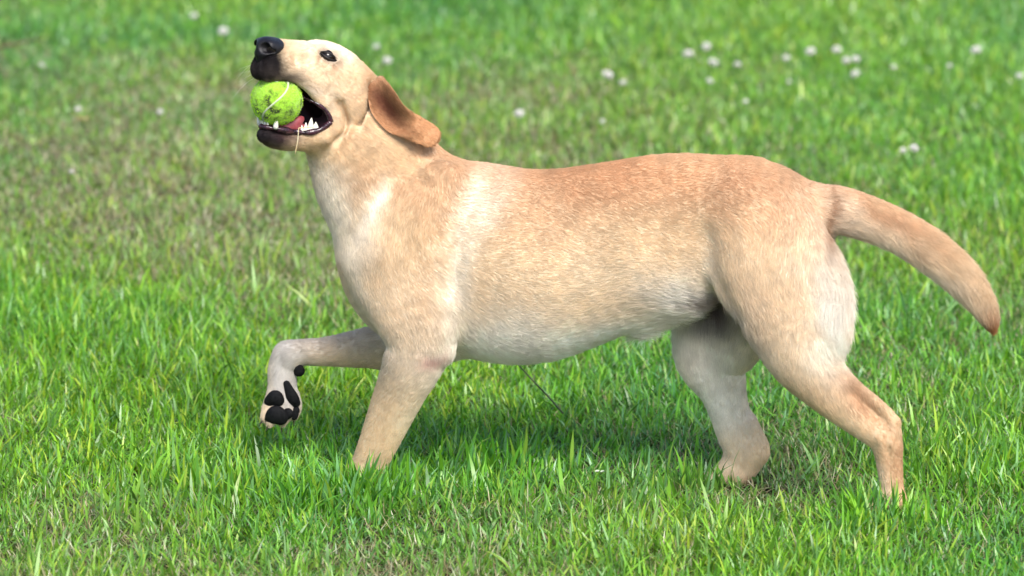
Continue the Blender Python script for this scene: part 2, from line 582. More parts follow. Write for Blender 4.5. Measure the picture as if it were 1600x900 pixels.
TAN = np.array([0.62, 0.47, 0.305])
COAT_AND_SHADE = [  # px, py, sx, sy, angle, colour, strength : patches of the coat, a few with light or shade painted in
    (900, 268, 330, 56, 0, (0.50, 0.30, 0.17), 0.95),
    (840, 330, 90, 60, 10, (0.55, 0.37, 0.23), 0.55),
    (1180, 262, 130, 54, 20, (0.51, 0.315, 0.185), 0.8),
    (690, 290, 44, 90, -10, (0.55, 0.375, 0.235), 0.65),
    (660, 440, 40, 80, 0, (0.59, 0.43, 0.275), 0.5),
    (900, 420, 170, 56, 0, (0.70, 0.575, 0.42), 0.7),
    (1190, 400, 70, 90, 0, (0.68, 0.54, 0.385), 0.6),
    (610, 470, 60, 80, 0, (0.69, 0.56, 0.41), 0.6),
    (754, 312, 32, 54, 24, (0.78, 0.69, 0.57), 0.72),
    (724, 380, 24, 60, 14, (0.76, 0.67, 0.54), 0.7),
    (710, 450, 24, 70, 2, (0.72, 0.65, 0.55), 0.8),
    (583, 330, 20, 80, 22, (0.80, 0.73, 0.62), 0.85),
    (555, 440, 24, 60, 0, (0.72, 0.62, 0.50), 0.6),
    (518, 330, 38, 120, -18, (0.74, 0.67, 0.56), 0.85),
    (900, 556, 250, 70, -6, (0.80, 0.76, 0.70), 1.15),
    (790, 535, 110, 56, 8, (0.76, 0.71, 0.64), 1.0),
    (1055, 460, 72, 58, -14, (0.80, 0.75, 0.68), 1.0),
    (1110, 420, 20, 60, -10, (0.72, 0.62, 0.50), 0.7),
    (1292, 455, 52, 108, 2, (0.80, 0.75, 0.68), 0.95),
    (1235, 430, 26, 80, 4, (0.68, 0.55, 0.41), 0.5),
    (1175, 450, 46, 100, -8, (0.66, 0.52, 0.37), 0.6),
    (1118, 610, 66, 110, 0, (0.74, 0.69, 0.64), 0.95),
    (1250, 600, 70, 40, 35, (0.60, 0.43, 0.27), 0.5),
    (1392, 690, 30, 60, 0, (0.47, 0.27, 0.15), 0.75),
    (1340, 592, 50, 18, 42, (0.46, 0.27, 0.155), 0.7),
    (1352, 690, 12, 60, -22, (0.66, 0.53, 0.40), 0.6),
    (600, 640, 60, 80, 20, (0.60, 0.43, 0.27), 0.5),
    (652, 650, 22, 64, 25, (0.76, 0.66, 0.51), 0.6),  # rear edge of the near foreleg, lit side painted lighter
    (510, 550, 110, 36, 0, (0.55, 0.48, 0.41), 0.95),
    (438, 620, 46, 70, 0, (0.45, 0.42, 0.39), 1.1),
    (1370, 312, 100, 16, 26, (0.50, 0.31, 0.18), 0.8),
    (1410, 388, 120, 28, 34, (0.76, 0.66, 0.53), 1.0),
    (1550, 498, 30, 44, -20, (0.30, 0.14, 0.06), 1.1),
    (1284, 325, 8, 44, 0, (0.32, 0.17, 0.09), 0.75),  # shade of the crease at the tail root, painted in
    (1105, 474, 46, 26, 20, (0.13, 0.09, 0.10), 0.95),  # dark groin skin, with the inner flank's shade painted in too
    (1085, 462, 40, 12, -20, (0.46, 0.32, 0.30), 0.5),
    (584, 232, 13, 62, 24, (0.45, 0.29, 0.17), 0.75),  # darker brown band along the neck fold
    (640, 240, 50, 30, 40, (0.51, 0.34, 0.20), 0.5),
    (505, 262, 34, 22, 20, (0.42, 0.38, 0.29), 0.5),  # shadow of the head on the throat, painted into the colour
    (680, 545, 18, 14, 0, (0.48, 0.29, 0.25), 0.7),
]
HCOAT = [  # f, u, sf, su, angle, colour, strength
    (36, 40, 66, 28, 0, (0.78, 0.68, 0.55), 0.9),
    (75, -16, 60, 32, 0, (0.70, 0.57, 0.42), 0.85),
    (0, -36, 50, 55, 0, (0.70, 0.56, 0.40), 0.85),
    (-40, 10, 40, 40, 0, (0.56, 0.36, 0.19), 0.6),
    (60, 2, 30, 10, 10, (0.52, 0.36, 0.24), 0.6),
    (95, -38, 50, 9, -4, (0.60, 0.52, 0.45), 0.6),
    (44, -60, 20, 26, 0, (0.64, 0.54, 0.42), 0.6),
    (58, 21, 17, 10, 18, (0.08, 0.05, 0.04), 0.7),
    (166, -10, 28, 36, 0, (0.008, 0.006, 0.007), 1.5),
    (130, -24, 34, 14, 0, (0.06, 0.045, 0.038), 0.8),
    (126, -118, 32, 22, 0, (0.02, 0.015, 0.016), 1.6),
    (90, -112, 22, 12, 0, (0.07, 0.035, 0.035), 0.7),
]
vn = [Lattice(s) for s in range(20, 30)]


def blend_patches(c, x, y, patches, mask=None):
    for px, py, sx, sy, ang, rgb, s in patches:
        a = math.radians(ang)
        dx, dy = x - px, y - py
        u, v = dx * math.cos(a) + dy * math.sin(a), -dx * math.sin(a) + dy * math.cos(a)
        w = np.clip(np.exp(-((u / sx) ** 2 + (v / sy) ** 2)) * s * 1.12, 0, 1)
        if mask is not None:
            w = w * mask
        c += (np.array(rgb) - c) * w[:, None]
    return c


def coat(p):
    x, y, lat = to_side(p)
    # ragged edges between patches
    wob = lambda i, s: (vn[i](x, y, s) - 0.5)
    xw, yw = x + 26 * wob(0, 46) + 10 * wob(1, 14), y + 26 * wob(2, 46) + 10 * wob(3, 14)
    c = np.tile(TAN, (len(p), 1))
    f, l, u = to_head(p)
    hm = smoothstep(-75, -30, f - 0.35 * (u + 40)) * smoothstep(-165, -120, u)
    c = blend_patches(c, xw, yw, COAT_AND_SHADE, 1 - hm)
    fw, uw = f + 7 * wob(4, 10), u + 7 * wob(5, 10)
    c = blend_patches(c, fw, uw, HCOAT, hm)
    c *= (0.9 + 0.2 * vn[6](x, y, 9))[:, None] * (0.92 + 0.16 * vn[7](x, y, 60))[:, None]
    return c, hm, f, l, u, x, y


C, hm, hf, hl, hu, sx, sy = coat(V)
cut = sample_field(fl.F - fl_before, V)
inside_mouth = (cut > 0.0012) & (hf > -10)
socket = inside_mouth & (hu > 0)
mouth = inside_mouth & (hu < -10)
C[mouth] = (0.02, 0.007, 0.011)
C[socket] = (0.012, 0.009, 0.008)

dog = empty("dog", (G(1000, 780)[0], 0.0, 0.0))
tag(dog, "yellow Labrador type dog striding over the grass with a ball in its jaws", "dog")
DO = np.array(dog.location)


def dogmesh(name, verts, faces, mat, parent=None):
    """parts are given in world space; every parent in the dog keeps the dog's own origin"""
    o = mesh_np(name, np.asarray(verts) - DO, faces, mat, parent or dog)
    return o


skin = dogmesh("body", V, Q, M["skin"])
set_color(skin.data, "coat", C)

# ------------------------------------------------------------------ the dog: face, ears and paws
def tube(pts, rad, nseg=10, flat=None):
    """closed tube through world points, one radius per point"""
    pts, rad = np.asarray(pts, float), np.asarray(rad, float)
    t = np.gradient(pts, axis=0)
    t /= np.linalg.norm(t, axis=1, keepdims=True)
    ref = np.array([0.3, 0.5, 0.81])
    a = np.cross(t, ref)
    a /= np.linalg.norm(a, axis=1, keepdims=True)
    b = np.cross(t, a)
    ang = np.arange(nseg) * 2 * math.pi / nseg
    ring = (a[:, None] * np.cos(ang)[None, :, None] + b[:, None] * np.sin(ang)[None, :, None]) * rad[:, None, None]
    v = (pts[:, None] + ring).reshape(-1, 3)
    n = len(pts)
    i, j = np.meshgrid(np.arange(n - 1), np.arange(nseg), indexing="ij")
    j2 = (j + 1) % nseg
    q = np.stack([i * nseg + j, i * nseg + j2, (i + 1) * nseg + j2, (i + 1) * nseg + j], -1).reshape(-1, 4)
    v = np.vstack([v, pts[:1], pts[-1:]])
    k = np.arange(nseg)
    c0 = np.stack([np.full(nseg, n * nseg), (k + 1) % nseg, k], 1)
    c1 = np.stack([np.full(nseg, n * nseg + 1), (n - 1) * nseg + k, (n - 1) * nseg + (k + 1) % nseg], 1)
    return v, [q, np.vstack([c0, c1])]


def ball_mesh(c, r, axes=np.eye(3), nu=20, nv=12, jitter=0.0, power=1.0):
    th = np.linspace(0, math.pi, nv + 1)[1:-1]
    ph = np.arange(nu) * 2 * math.pi / nu
    T, F_ = np.meshgrid(th, ph, indexing="ij")
    d = np.stack([np.sin(T) * np.cos(F_), np.sin(T) * np.sin(F_), np.cos(T)], -1).reshape(-1, 3)
    d = np.vstack([d, [[0, 0, 1], [0, 0, -1]]])
    d = np.sign(d) * np.abs(d) ** power
    v = np.asarray(c) + (d * np.asarray(r)) @ np.asarray(axes)
    n = nv - 1
    i, j = np.meshgrid(np.arange(n - 1), np.arange(nu), indexing="ij")
    j2 = (j + 1) % nu
    q = np.stack([i * nu + j, (i + 1) * nu + j, (i + 1) * nu + j2, i * nu + j2], -1).reshape(-1, 4)
    k = np.arange(nu)
    t0 = np.stack([np.full(nu, n * nu), k, (k + 1) % nu], 1)
    t1 = np.stack([np.full(nu, n * nu + 1), (n - 1) * nu + (k + 1) % nu, (n - 1) * nu + k], 1)
    return v, [q, np.vstack([t0, t1])]


def blob(chains, carves, lo, hi, step):
    g = Field(*(np.arange(l, h, step) for l, h in zip(lo, hi)))
    for st, lat, k in chains:
        g.chain(st, lat, k)
    for st, lat, k in carves:
        g.chain(st, lat, k, carve=True)
    return surface_nets(g)


# nose
c = H(150, 0, 12)
nv_, nq_ = blob(
    [([head(138, 0, 19, 15, 21), head(152, 0, 18, 15, 20), head(158, 0, 16, 13, 17)], HL, 0.01),
     ([head(148, 15, 15, 11, 9), head(156, 15, 16, 10, 8)], HL, 0.008),
     ([head(148, -15, 15, 11, 9), head(156, -15, 16, 10, 8)], HL, 0.008),
     ([head(158, 0, 2, 9, 12), head(156, 0, -10, 6, 7)], HL, 0.01)],
    [([head(180, 9, 16, 8, 7.0), head(166, 13, 15, 8, 7.0), head(152, 17, 14, 5, 5)], HL, 0.004),
     ([head(180, -9, 16, 8, 7.0), head(166, -13, 15, 8, 7.0), head(152, -17, 14, 5, 5)], HL, 0.004),
     ([head(164, 19, 8, 2.4, 3), head(154, 27, 7, 2.0, 3)], HL, 0.003),
     ([head(164, -19, 8, 2.4, 3), head(154, -27, 7, 2.0, 3)], HL, 0.003),
     ([head(176, 0, 4, 1.6, 1.6), head(169, 0, -16, 1.6, 1.6)], HL, 0.004)],
    c - 0.05, c + 0.05, 0.0013)
dogmesh("nose", nv_, nq_, M["nose"])

# lips
def mirror(pts, s):
    return [(f, l * s, u) for f, l, u in pts]


def lip_depth(f, u, s):
    """how far out the muzzle's skin lies at (f, u) before the mouth is opened"""
    l = np.arange(62.0, 0.0, -0.8)
    d_ = sample_field(fl_before, np.array([H(f, x * s, u) for x in l]))
    i = np.argmax(d_ < 0)
    return l[i] if d_[i] < 0 else 0.0


mc = catmull(MOUTH[:5], 5)
tn = np.gradient(mc[:, :2], axis=0)
tn /= np.linalg.norm(tn, axis=1, keepdims=True)
nn_ = np.stack([-tn[:, 1], tn[:, 0]], 1)
corner = [(mc[0, 0] - mc[0, 2] * math.cos(a), mc[0, 1] + mc[0, 2] * math.sin(a)) for a in (0.0, 0.5, 1.0)]
edge_up = corner + [tuple(mc[i, :2] + nn_[i] * mc[i, 2]) for i in range(2, len(mc))]
edge_dn = [(f, 2 * mc[0, 1] - u) for f, u in corner] + [tuple(mc[i, :2] - nn_[i] * mc[i, 2]) for i in range(2, len(mc))]
for s in (1, -1):
    for nm, edge, r0, r1, r2, lim in (("upper_lip", edge_up, 3.6, 2.0, 1.6, 146), ("lower_lip", edge_dn, 3.8, 4.8, 4.2, 84)):
        line = []
        last = None
        for f, u in edge:
            if f > lim:
                break
            l_ = lip_depth(f, u, s)
            if last is not None:
                l_ = np.clip(l_, last - 4.0, last + 1.5)
            last = l_
            line.append((f, (l_ - 2.2) * s, u))
        if nm == "lower_lip":
            line += [(96, 25 * s, -105), (112, 21.5 * s, -104), (123, 15 * s, -105), (129, 7 * s, -106), (131, 0, -106), (131, -1 * s, -106)]
        k = np.linspace(0, 1, len(line))
        rr = np.where(k < 0.4, r0 + (r1 - r0) * k / 0.4, r1 + (r2 - r1) * (k - 0.4) / 0.6)
        rr = rr * (1 + 0.22 * np.sin(np.arange(len(rr)) * 2.1 + s) + 0.15 * np.sin(np.arange(len(rr)) * 0.9))
        w_ = np.array([H(*p) for p in line])
        for _ in range(3):
            w_[1:-1] = 0.25 * w_[:-2] + 0.5 * w_[1:-1] + 0.25 * w_[2:]
        st = catmull(np.column_stack([w_, rr / 1000]), 3)
        dogmesh(nm, *tube(st[:, :3], st[:, 3]), M["lip"])

# tongue with its near edge curled up
tv, tq = blob(
    [([head(34, 0, -100, 8, 18), head(60, 0, -98, 9, 20), head(92, 0, -101, 8, 17), head(112, 0, -104, 5, 12)], HL, 0.008),
     ([head(96, 13, -99, 6, 5), head(82, 15, -93, 7, 5), head(72, 15, -86, 7, 5), head(66, 13, -83, 5, 4)], HL, 0.008)],
    [([head(100, 0, -95, 2, 2), head(40, 0, -91, 3, 3)], HL, 0.006)],
    H(60, 0, -90) - 0.085, H(60, 0, -90) + 0.085, 0.0018)
dogmesh("tongue", tv, tq, M["tongue"])


def tooth(name, base, tip, r, back=0.0):
    b0, t0 = H(*base), H(*tip)
    s = np.linspace(0, 1, 7)
    bend = H(base[0] - back, base[1], base[2]) - b0
    pts = b0 + (t0 - b0) * s[:, None] + bend * (s * s)[:, None]
    dogmesh(name, *tube(pts, r / 1000 * (1 - s ** 1.6 * 0.9), 9), M["tooth"])


for s in (1, -1):
    tooth("canine_tooth", (119, 20 * s, -104), (126, 25 * s, -84), 4.4, 3)
    for f, u, h, r in ((67, -100, 8, 3.2), (60, -99, 12, 4.6), (51, -97, 19, 6.4), (41, -92, 9, 5.4)):
        tooth("tooth", (f, 21 * s, u - 3), (f + 3, 21.5 * s, u + h), r)
    for l in (3, 8):
        tooth("incisor_tooth", (127 - l * 0.2, l * s, -103), (130 - l * 0.2, l * s, -93), 2.2)
    tooth("canine_tooth", (132, 18 * s, -26), (136, 18 * s, -44), 4.4, -2)

# eyes: ball behind almond lids
EA = np.array([0.80, -0.52, 0.28])    # along the slit, towards the nose
EA /= np.linalg.norm(EA)
for s in (1, -1):
    n_ = np.array([0.50, 0.84 * s, 0.20])
    n_ /= np.linalg.norm(n_)
    ea = EA * [1, s, 1]
    ea = ea - n_ * (ea @ n_)
    ea /= np.linalg.norm(ea)
    eb = np.cross(n_, ea)
    ec = np.array([57, 35 * s, 21.0])
    eye_c = ec - n_ * 6.0
    ax = np.array([[1, 0, 0], [0, 1, 0], [0, 0, 1.0]])
    o = dogmesh("eye", *ball_mesh(H(*eye_c), (0.0118,) * 3, ax, 28, 18), M["eye"])
    t = np.linspace(0, 2 * math.pi, 41)
    pts = []
    for a in t:
        u_, v_ = 12.5 * math.cos(a), 4.0 * math.sin(a) * (1 - 0.18 * math.cos(a)) * (abs(math.sin(a)) ** 0.25)
        d2 = (u_ * u_ + v_ * v_)
        pts.append(H(*(ec + ea * u_ + eb * v_ + n_ * (5.2 - d2 / 24.0))))
    dogmesh("eyelid", *tube(pts, np.full(41, 0.0021), 7), M["lid"], o)


# ears: folded flaps of skin
def sheet(rows, thick, sub=5):
    R = np.array([catmull(r, sub) for r in rows])
    R = np.stack([catmull(R[:, j], sub) for j in range(R.shape[1])], 1)
    nu, nvv = R.shape[:2]
    n = np.cross(np.gradient(R, axis=0), np.gradient(R, axis=1))
    n /= np.linalg.norm(n, axis=2, keepdims=True) + 1e-12
    u = np.linspace(-1, 1, nvv)[None, :, None]
    w = np.linspace(0, 1, nu)[:, None, None]
    th = thick * np.sqrt(np.clip(1 - np.abs(u) ** 6, 0, 1)) * np.sqrt(np.clip(1 - w ** 10, 0, 1)) * (1.25 - 0.5 * w)
    v = np.concatenate([(R + n * th).reshape(-1, 3), (R - n * th).reshape(-1, 3)])
    i, j = np.meshgrid(np.arange(nu - 1), np.arange(nvv - 1), indexing="ij")
    a = (i * nvv + j).ravel()
    q = np.stack([a, a + 1, a + nvv + 1, a + nvv], 1)
    k = nu * nvv
    q2 = q + k
    q = q[:, ::-1]
    rim = []
    top = [x for x in range(nvv)]
    edge = [0 * nvv + j for j in range(nvv)] + [i * nvv + nvv - 1 for i in range(1, nu)] + \
           [(nu - 1) * nvv + j for j in range(nvv - 2, -1, -1)] + [i * nvv for i in range(nu - 2, 0, -1)]
    for x, y in zip(edge, edge[1:] + edge[:1]):
        rim.append((x, y, y + k, x + k))
    return v, np.concatenate([q, q2, np.array(rim)]), w * np.ones((nu, nvv, 1)), R


EAR_Y = H(-30, 46, 10)[1] - 0.030
EAR = [  # back rim, hollow, hollow, front rim: photo place and millimetres towards the camera
    [(594, 118, -12), (588, 124, -12), (580, 130, -10), (574, 140, -12)],
    [(604, 126, 10), (597, 135, 2), (587, 146, 0), (575, 154, 6)],
    [(617, 143, 28), (607, 157, 8), (597, 168, 3), (580, 175, 12)],
    [(630, 163, 35), (619, 177, 14), (607, 188, 9), (592, 192, 20)],
    [(645, 175, 36), (635, 190, 26), (624, 202, 20), (607, 206, 26)],
    [(664, 186, 28), (654, 200, 38), (643, 210, 38), (628, 214, 34)],
    [(681, 197, 20), (671, 210, 35), (662, 219, 40), (650, 223, 42)],
    [(687, 206, 22), (683, 217, 32), (677, 224, 37), (668, 229, 41)],
    [(687, 215, 25), (684, 220, 31), (681, 224, 34), (676, 228, 38)],
]
ear_rows = [[P(x, y, EAR_Y - t / 1000.0) for x, y, t in r] for r in EAR]
ev, eq, _, _ = sheet(ear_rows, 0.0016)
ear = dogmesh("ear", ev, eq, M["skin"])


def ear_coat_and_shade(p):
    x, y = 800 + 1000 * p[:, 0], to_side(p)[1]
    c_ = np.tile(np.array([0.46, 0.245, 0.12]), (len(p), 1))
    for px, py, sx_, sy_, ang, rgb, s_ in ((602, 174, 44, 17, 50, (0.14, 0.052, 0.028), 1.0), (588, 128, 16, 13, 0, (0.50, 0.31, 0.18), 0.9),  # first patch: brown hollow of the ear, its shade painted in too
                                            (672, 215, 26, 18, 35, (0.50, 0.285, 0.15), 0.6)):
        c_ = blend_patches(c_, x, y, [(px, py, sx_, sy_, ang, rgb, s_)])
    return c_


set_color(ear.data, "coat", ear_coat_and_shade(ev))
# the other ear: the same flap mirrored across the head's mid plane
loc = (np.array(ear_rows) - HO)
far_rows = np.array(ear_rows) - 2 * (loc @ HL)[..., None] * HL
fv, fq, _, _ = sheet([list(r) for r in far_rows], 0.0016)
ear2 = dogmesh("ear", fv, fq[:, ::-1], M["skin"])
set_color(ear2.data, "coat", ear_coat_and_shade(ev))

# pads and claws of the lifted fore paw
def pad(*st):
    st = [body(px, py, 54 - t_, r, r * 0.62) for px, py, t_, r in st]
    a_ = np.array(st)
    v_, q_ = blob([(st if len(st) > 1 else st * 2, LATB, 0.006)], [], a_[:, :3].min(0) - a_[:, 3].max() - 0.006, a_[:, :3].max(0) + a_[:, 3].max() + 0.006, 0.0016)
    dogmesh("paw_pad", v_, q_, M["pad"])


pad((463, 573, -2, 9), (467, 579, -2, 10))
pad((448, 600, 17, 6), (452, 610, 18, 8), (457, 621, 17, 10), (462, 629, 13, 8))
pad((421, 627, 22, 9), (430, 621, 25, 12), (434, 625, 24, 11))
pad((421, 655, 25, 9), (431, 648, 29, 15), (438, 652, 27, 13))
pad((445, 650, 24, 8), (450, 646, 23, 9))
pad((462, 641, 12, 7), (459, 650, 13, 7))


def claw(px, py, Y, dx, dz, L=11, r=2.6):
    b0 = P(px, py, Y)
    s = np.linspace(0, 1, 6)
    pts = b0 + np.array([dx, -0.1, dz]) * (L / 1000.0) * s[:, None] + np.array([0, 0, -0.003]) * (s * s)[:, None]
    dogmesh("claw", *tube(pts, r / 1000 * (1 - 0.85 * s), 7), M["claw"])


claw(411, 655, YB(420) + 0.032, -0.6, -0.8)
claw(420, 663, YB(420) + 0.028, -0.5, -0.9)
claw(441, 663, YB(440) + 0.036, -0.2, -1.0)
claw(459, 653, YB(460) + 0.047, 0.0, -1.0)
for i in range(4):
    claw(528, 762, YB(535) - 0.057 + (i - 1.5) * 0.014, -0.9, -0.25)
    claw(1340, 802, YB(1350) - 0.088 + (i - 1.5) * 0.013, -0.9, -0.25)
    claw(1090, 757, YB(1100) + 0.086 + (i - 1.5) * 0.013, -0.9, -0.25)


# strands -----------------------------------------------------------
def strands(name, pos, rad, mat, parent, color=None):
    """pos (n, k, 3) world, rad (n, k)"""
    n, k = pos.shape[:2]
    cu = bpy.data.hair_curves.new(name)
    cu.add_curves([k] * n)
    off = DO if parent is dog or parent.parent is dog else np.array(parent.location)
    cu.attributes["position"].data.foreach_set("vector", (pos - off).astype(np.float32).ravel())
    ra = cu.attributes.get("radius") or cu.attributes.new("radius", "FLOAT", "POINT")
    ra.data.foreach_set("value", rad.astype(np.float32).ravel())
    if color is not None:
        a = cu.attributes.new("coat", "FLOAT_COLOR", "CURVE")
        cc = np.ones((n, 4), np.float32)
        cc[:, :3] = color
        a.data.foreach_set("color", cc.ravel())
    cu.materials.append(mat)
    o = bpy.data.objects.new(name, cu)
    col.objects.link(o)
    o.parent = parent
    return o


wh = []
for s in (1, -1):
    for i in range(12 if s < 0 else 0):
        f, u = rng.uniform(128, 150), rng.uniform(-30, 0)
        p0 = H(f, (24 if f < 140 else 18) * s, u)
        d = HF * rng.uniform(0.1, 0.6) + HL * s * rng.uniform(0.5, 1.0) + HU * rng.uniform(-0.7, 0.1)
        d /= np.linalg.norm(d)
        L = rng.uniform(0.025, 0.06)
        t = np.linspace(0, 1, 7)[:, None]
        wh.append(p0 + d * L * t + (-HU * 0.35 - HF * 0.25) * L * t ** 2)
wh = np.array(wh)
strands("whiskers", wh, np.tile(np.linspace(0.00022, 0.00006, 7), (len(wh), 1)), M["whisker"], dog)

# ------------------------------------------------------------------ ball in the jaws
BALL_C, BALL_R = H(114, 3, -61), 0.0395
m, nt, b = principled("ball_felt", rough=0.95, spec=0.1)
b.inputs["Sheen Weight"].default_value = 0.25
n1, r1 = noise_color(nt, b, (0.035, 0.05, 0.015), (0.37, 0.66, 0.055), 55.0, 5.0, 0.34, 0.5)
add_bump(nt, b, 800.0, 0.8, 0.003)
M["felt"] = m
M["seam"], _, _ = principled("ball_seam", (0.46, 0.52, 0.34), 0.8, 0.2)
tb = empty("tennis_ball", BALL_C)
tag(tb, "dirty lime green tennis ball held between the dog's jaws", "ball")
v_, f_ = ball_mesh((0, 0, 0), (BALL_R,) * 3, np.eye(3), 64, 40)
mesh_np("felt", v_, f_, M["felt"], tb)
t = np.linspace(0, 2 * math.pi, 161)
A_, B2 = 0.75, 0.25
sv = np.stack([A_ * np.cos(t) + B2 * np.cos(3 * t), A_ * np.sin(t) - B2 * np.sin(3 * t),
               2 * math.sqrt(A_ * B2) * np.sin(2 * t)], 1)
sv /= np.linalg.norm(sv, axis=1, keepdims=True)


def rot(ax_, deg):
    a = math.radians(deg)
    c_, s_ = math.cos(a), math.sin(a)
    i, j = {"x": (1, 2), "y": (0, 2), "z": (0, 1)}[ax_]
    r = np.eye(3)
    r[i, i] = r[j, j] = c_
    r[i, j], r[j, i] = -s_, s_
    return r


RB = rot("z", SEAM[2]) @ rot("y", SEAM[1]) @ rot("x", SEAM[0])
sv = sv @ RB.T
v_, f_ = tube(sv * (BALL_R - 0.0010), np.full(161, 0.0019), 8)
mesh_np("seam", v_, f_, M["seam"], tb)
nf = 9000
d = rng.normal(size=(nf, 3))
d /= np.linalg.norm(d, axis=1, keepdims=True)
near = np.full(nf, 9.0)
for k in range(0, 161, 2):
    near = np.minimum(near, np.linalg.norm(d - sv[k], axis=1))
d = d[near > 0.06]
jit = rng.normal(size=d.shape) * 0.9
t = np.linspace(0, 1, 3)[None, :, None]
fp = BALL_C + d[:, None] * (BALL_R - 0.0003) + (d[:, None] * 0.5 + jit[:, None] * 0.7) * 0.0017 * t
spots = rng.normal(size=(46, 3))
spots /= np.linalg.norm(spots, axis=1, keepdims=True)
dd = np.min(np.linalg.norm(d[:, None] - spots[None], axis=2) / rng.uniform(0.5, 2.2, 46)[None], axis=1)
dirt = (1 - smoothstep(0.035, 0.11, dd + rng.normal(size=len(d)) * 0.02))[:, None]
fc = np.array([0.40, 0.72, 0.06]) * (0.75 + 0.5 * rng.random((len(d), 1)))
fc = fc + np.array([0.10, 0.02, 0.0]) * rng.random((len(d), 1))
fc = fc * (1 - dirt) + np.array([0.03, 0.04, 0.015]) * dirt
strands("fuzz", fp, np.tile([0.00030, 0.00026, 0.00012], (len(d), 1)), M["fur"], tb, fc)

# straw caught on the lower lip
m, nt, b = principled("dry_straw", rough=0.6, spec=0.3)
noise_color(nt, b, (0.55, 0.42, 0.22), (0.75, 0.66, 0.45), 80.0)
M["straw"] = m
yl = H(74, 30, -104)[1] - 0.008
pts = catmull([P(490, 199, yl), P(478, 199.5, yl - 0.002), P(467.5, 200, yl - 0.003), P(466.5, 204, yl - 0.004),
               P(465, 220, yl - 0.004), P(461, 241, yl - 0.004)], 4)
o = mesh_np("straw", *tube(pts - pts[0], np.full(len(pts), 0.0008), 6), M["straw"])
o.location = pts[0]
tag(o, "bent dry straw dangling from the dog's lower lip", "straw")
# ------------------------------------------------------------------ the dog: coat of short hair
tri = np.concatenate([Q[:, [0, 1, 2]], Q[:, [0, 2, 3]]])
e1, e2 = V[tri[:, 1]] - V[tri[:, 0]], V[tri[:, 2]] - V[tri[:, 0]]
fn = np.cross(e1, e2)
area = np.linalg.norm(fn, axis=1) * 0.5
fn /= 2 * area[:, None] + 1e-15
bare = mouth | socket
tb_ = bare[tri].any(1)
cen = V[tri].mean(1)
ftri, ltri, utri = to_head(cen)
is_head = (hm[tri].min(1) > 0.5)
facing = fn @ (CAM - cen.mean(0)) / np.linalg.norm(CAM - cen.mean(0))
wgt = area * np.where(facing > -0.25, 1.0, 0.4) * np.where(is_head, 2.0, 1.0)
wgt[tb_] = 0
NF = FUR_COUNT
pick = rng.choice(len(tri), NF, p=wgt / wgt.sum())
r1_, r2_ = rng.random(NF), rng.random(NF)
sw = r1_ + r2_ > 1
r1_[sw], r2_[sw] = 1 - r1_[sw], 1 - r2_[sw]
root = V[tri[pick, 0]] + e1[pick] * r1_[:, None] + e2[pick] * r2_[:, None]
nrm = N[tri[pick]].mean(1)
nrm /= np.linalg.norm(nrm, axis=1, keepdims=True)

flow = np.zeros((NF, 3))
for name, st, lat, k in CH:
    if lat is HL:
        continue
    st = np.asarray(st)
    for a, b in zip(st[:-1], st[1:]):
        dseg, _ = seg_field(root[:, 0], root[:, 1], root[:, 2], a, b, lat)
        dv = b[:3] - a[:3]
        dv = dv / (np.linalg.norm(dv) + 1e-9)
        flow += np.exp(-np.maximum(dseg, 0) / 0.010)[:, None] * dv
flow /= np.linalg.norm(flow, axis=1, keepdims=True) + 1e-9
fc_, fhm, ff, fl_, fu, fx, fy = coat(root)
hdir = -HF * 1.0 - HU * 0.25
flow = flow * (1 - fhm[:, None]) + hdir * fhm[:, None]
flow += np.array([0, 0, -0.28]) * (1 - fhm[:, None])
# swirls
ang = (vn[8](fx, fy, 70) - 0.5) * 1.0 + (vn[9](fx, fy, 16) - 0.5) * 0.3
side_axis = np.cross(nrm, flow)
flow = flow + side_axis * np.tan(np.clip(ang, -1, 1))[:, None]
tang = flow - nrm * np.sum(flow * nrm, 1, keepdims=True)
tang /= np.linalg.norm(tang, axis=1, keepdims=True) + 1e-9

LEN = [  # px, py, sx, sy, extra millimetres
    (880, 560, 220, 60, 7), (1050, 480, 90, 50, 20), (1310, 450, 40, 100, 18), (1440, 400, 140, 80, 13),
    (700, 500, 40, 60, 8), (540, 400, 60, 100, 4), (992, 515, 26, 18, 22), (1140, 470, 40, 60, 8),
]
ln = np.full(NF, 9.0)
extra = np.zeros(NF)
for px, py, sx_, sy_, e in LEN:
    extra += e * np.exp(-((fx - px) / sx_) ** 2 - ((fy - py) / sy_) ** 2)
ln += extra
leg = smoothstep(560, 640, fy)
ln = ln * (1 - 0.35 * leg)
ln = np.where(fhm > 0.5, 5.5 + 4.0 * smoothstep(60, -40, ff), ln)
ln *= rng.uniform(0.6, 1.15, NF)
ln /= 1000.0
lift = np.radians(rng.uniform(3, 12, NF)) + np.clip(extra, 0, 25) * 0.014 * rng.uniform(0.2, 1.4, NF)
jitt = rng.normal(size=(NF, 3)) * 0.075
d0 = tang * np.cos(lift)[:, None] + nrm * np.sin(lift)[:, None] + jitt
d1 = tang + nrm * -0.06 + jitt * 1.5
t = np.linspace(0, 1, 4)[None, :, None]
pos = root[:, None] - nrm[:, None] * 0.0001 + (d0[:, None] * t * (1 - 0.5 * t) + d1[:, None] * 0.5 * t * t) * ln[:, None, None]
w0 = rng.uniform(0.00012, 0.00023, NF)[:, None]
rad = w0 * np.array([1.0, 0.95, 0.7, 0.2])[None]
fc_ = fc_ * (1.0 + (rng.random((NF, 1)) - 0.5) * 0.22)
fc_ = fc_ * FUR_GAIN
strands("fur", pos, rad, M["fur"], dog, np.clip(fc_, 0.004, 0.92))

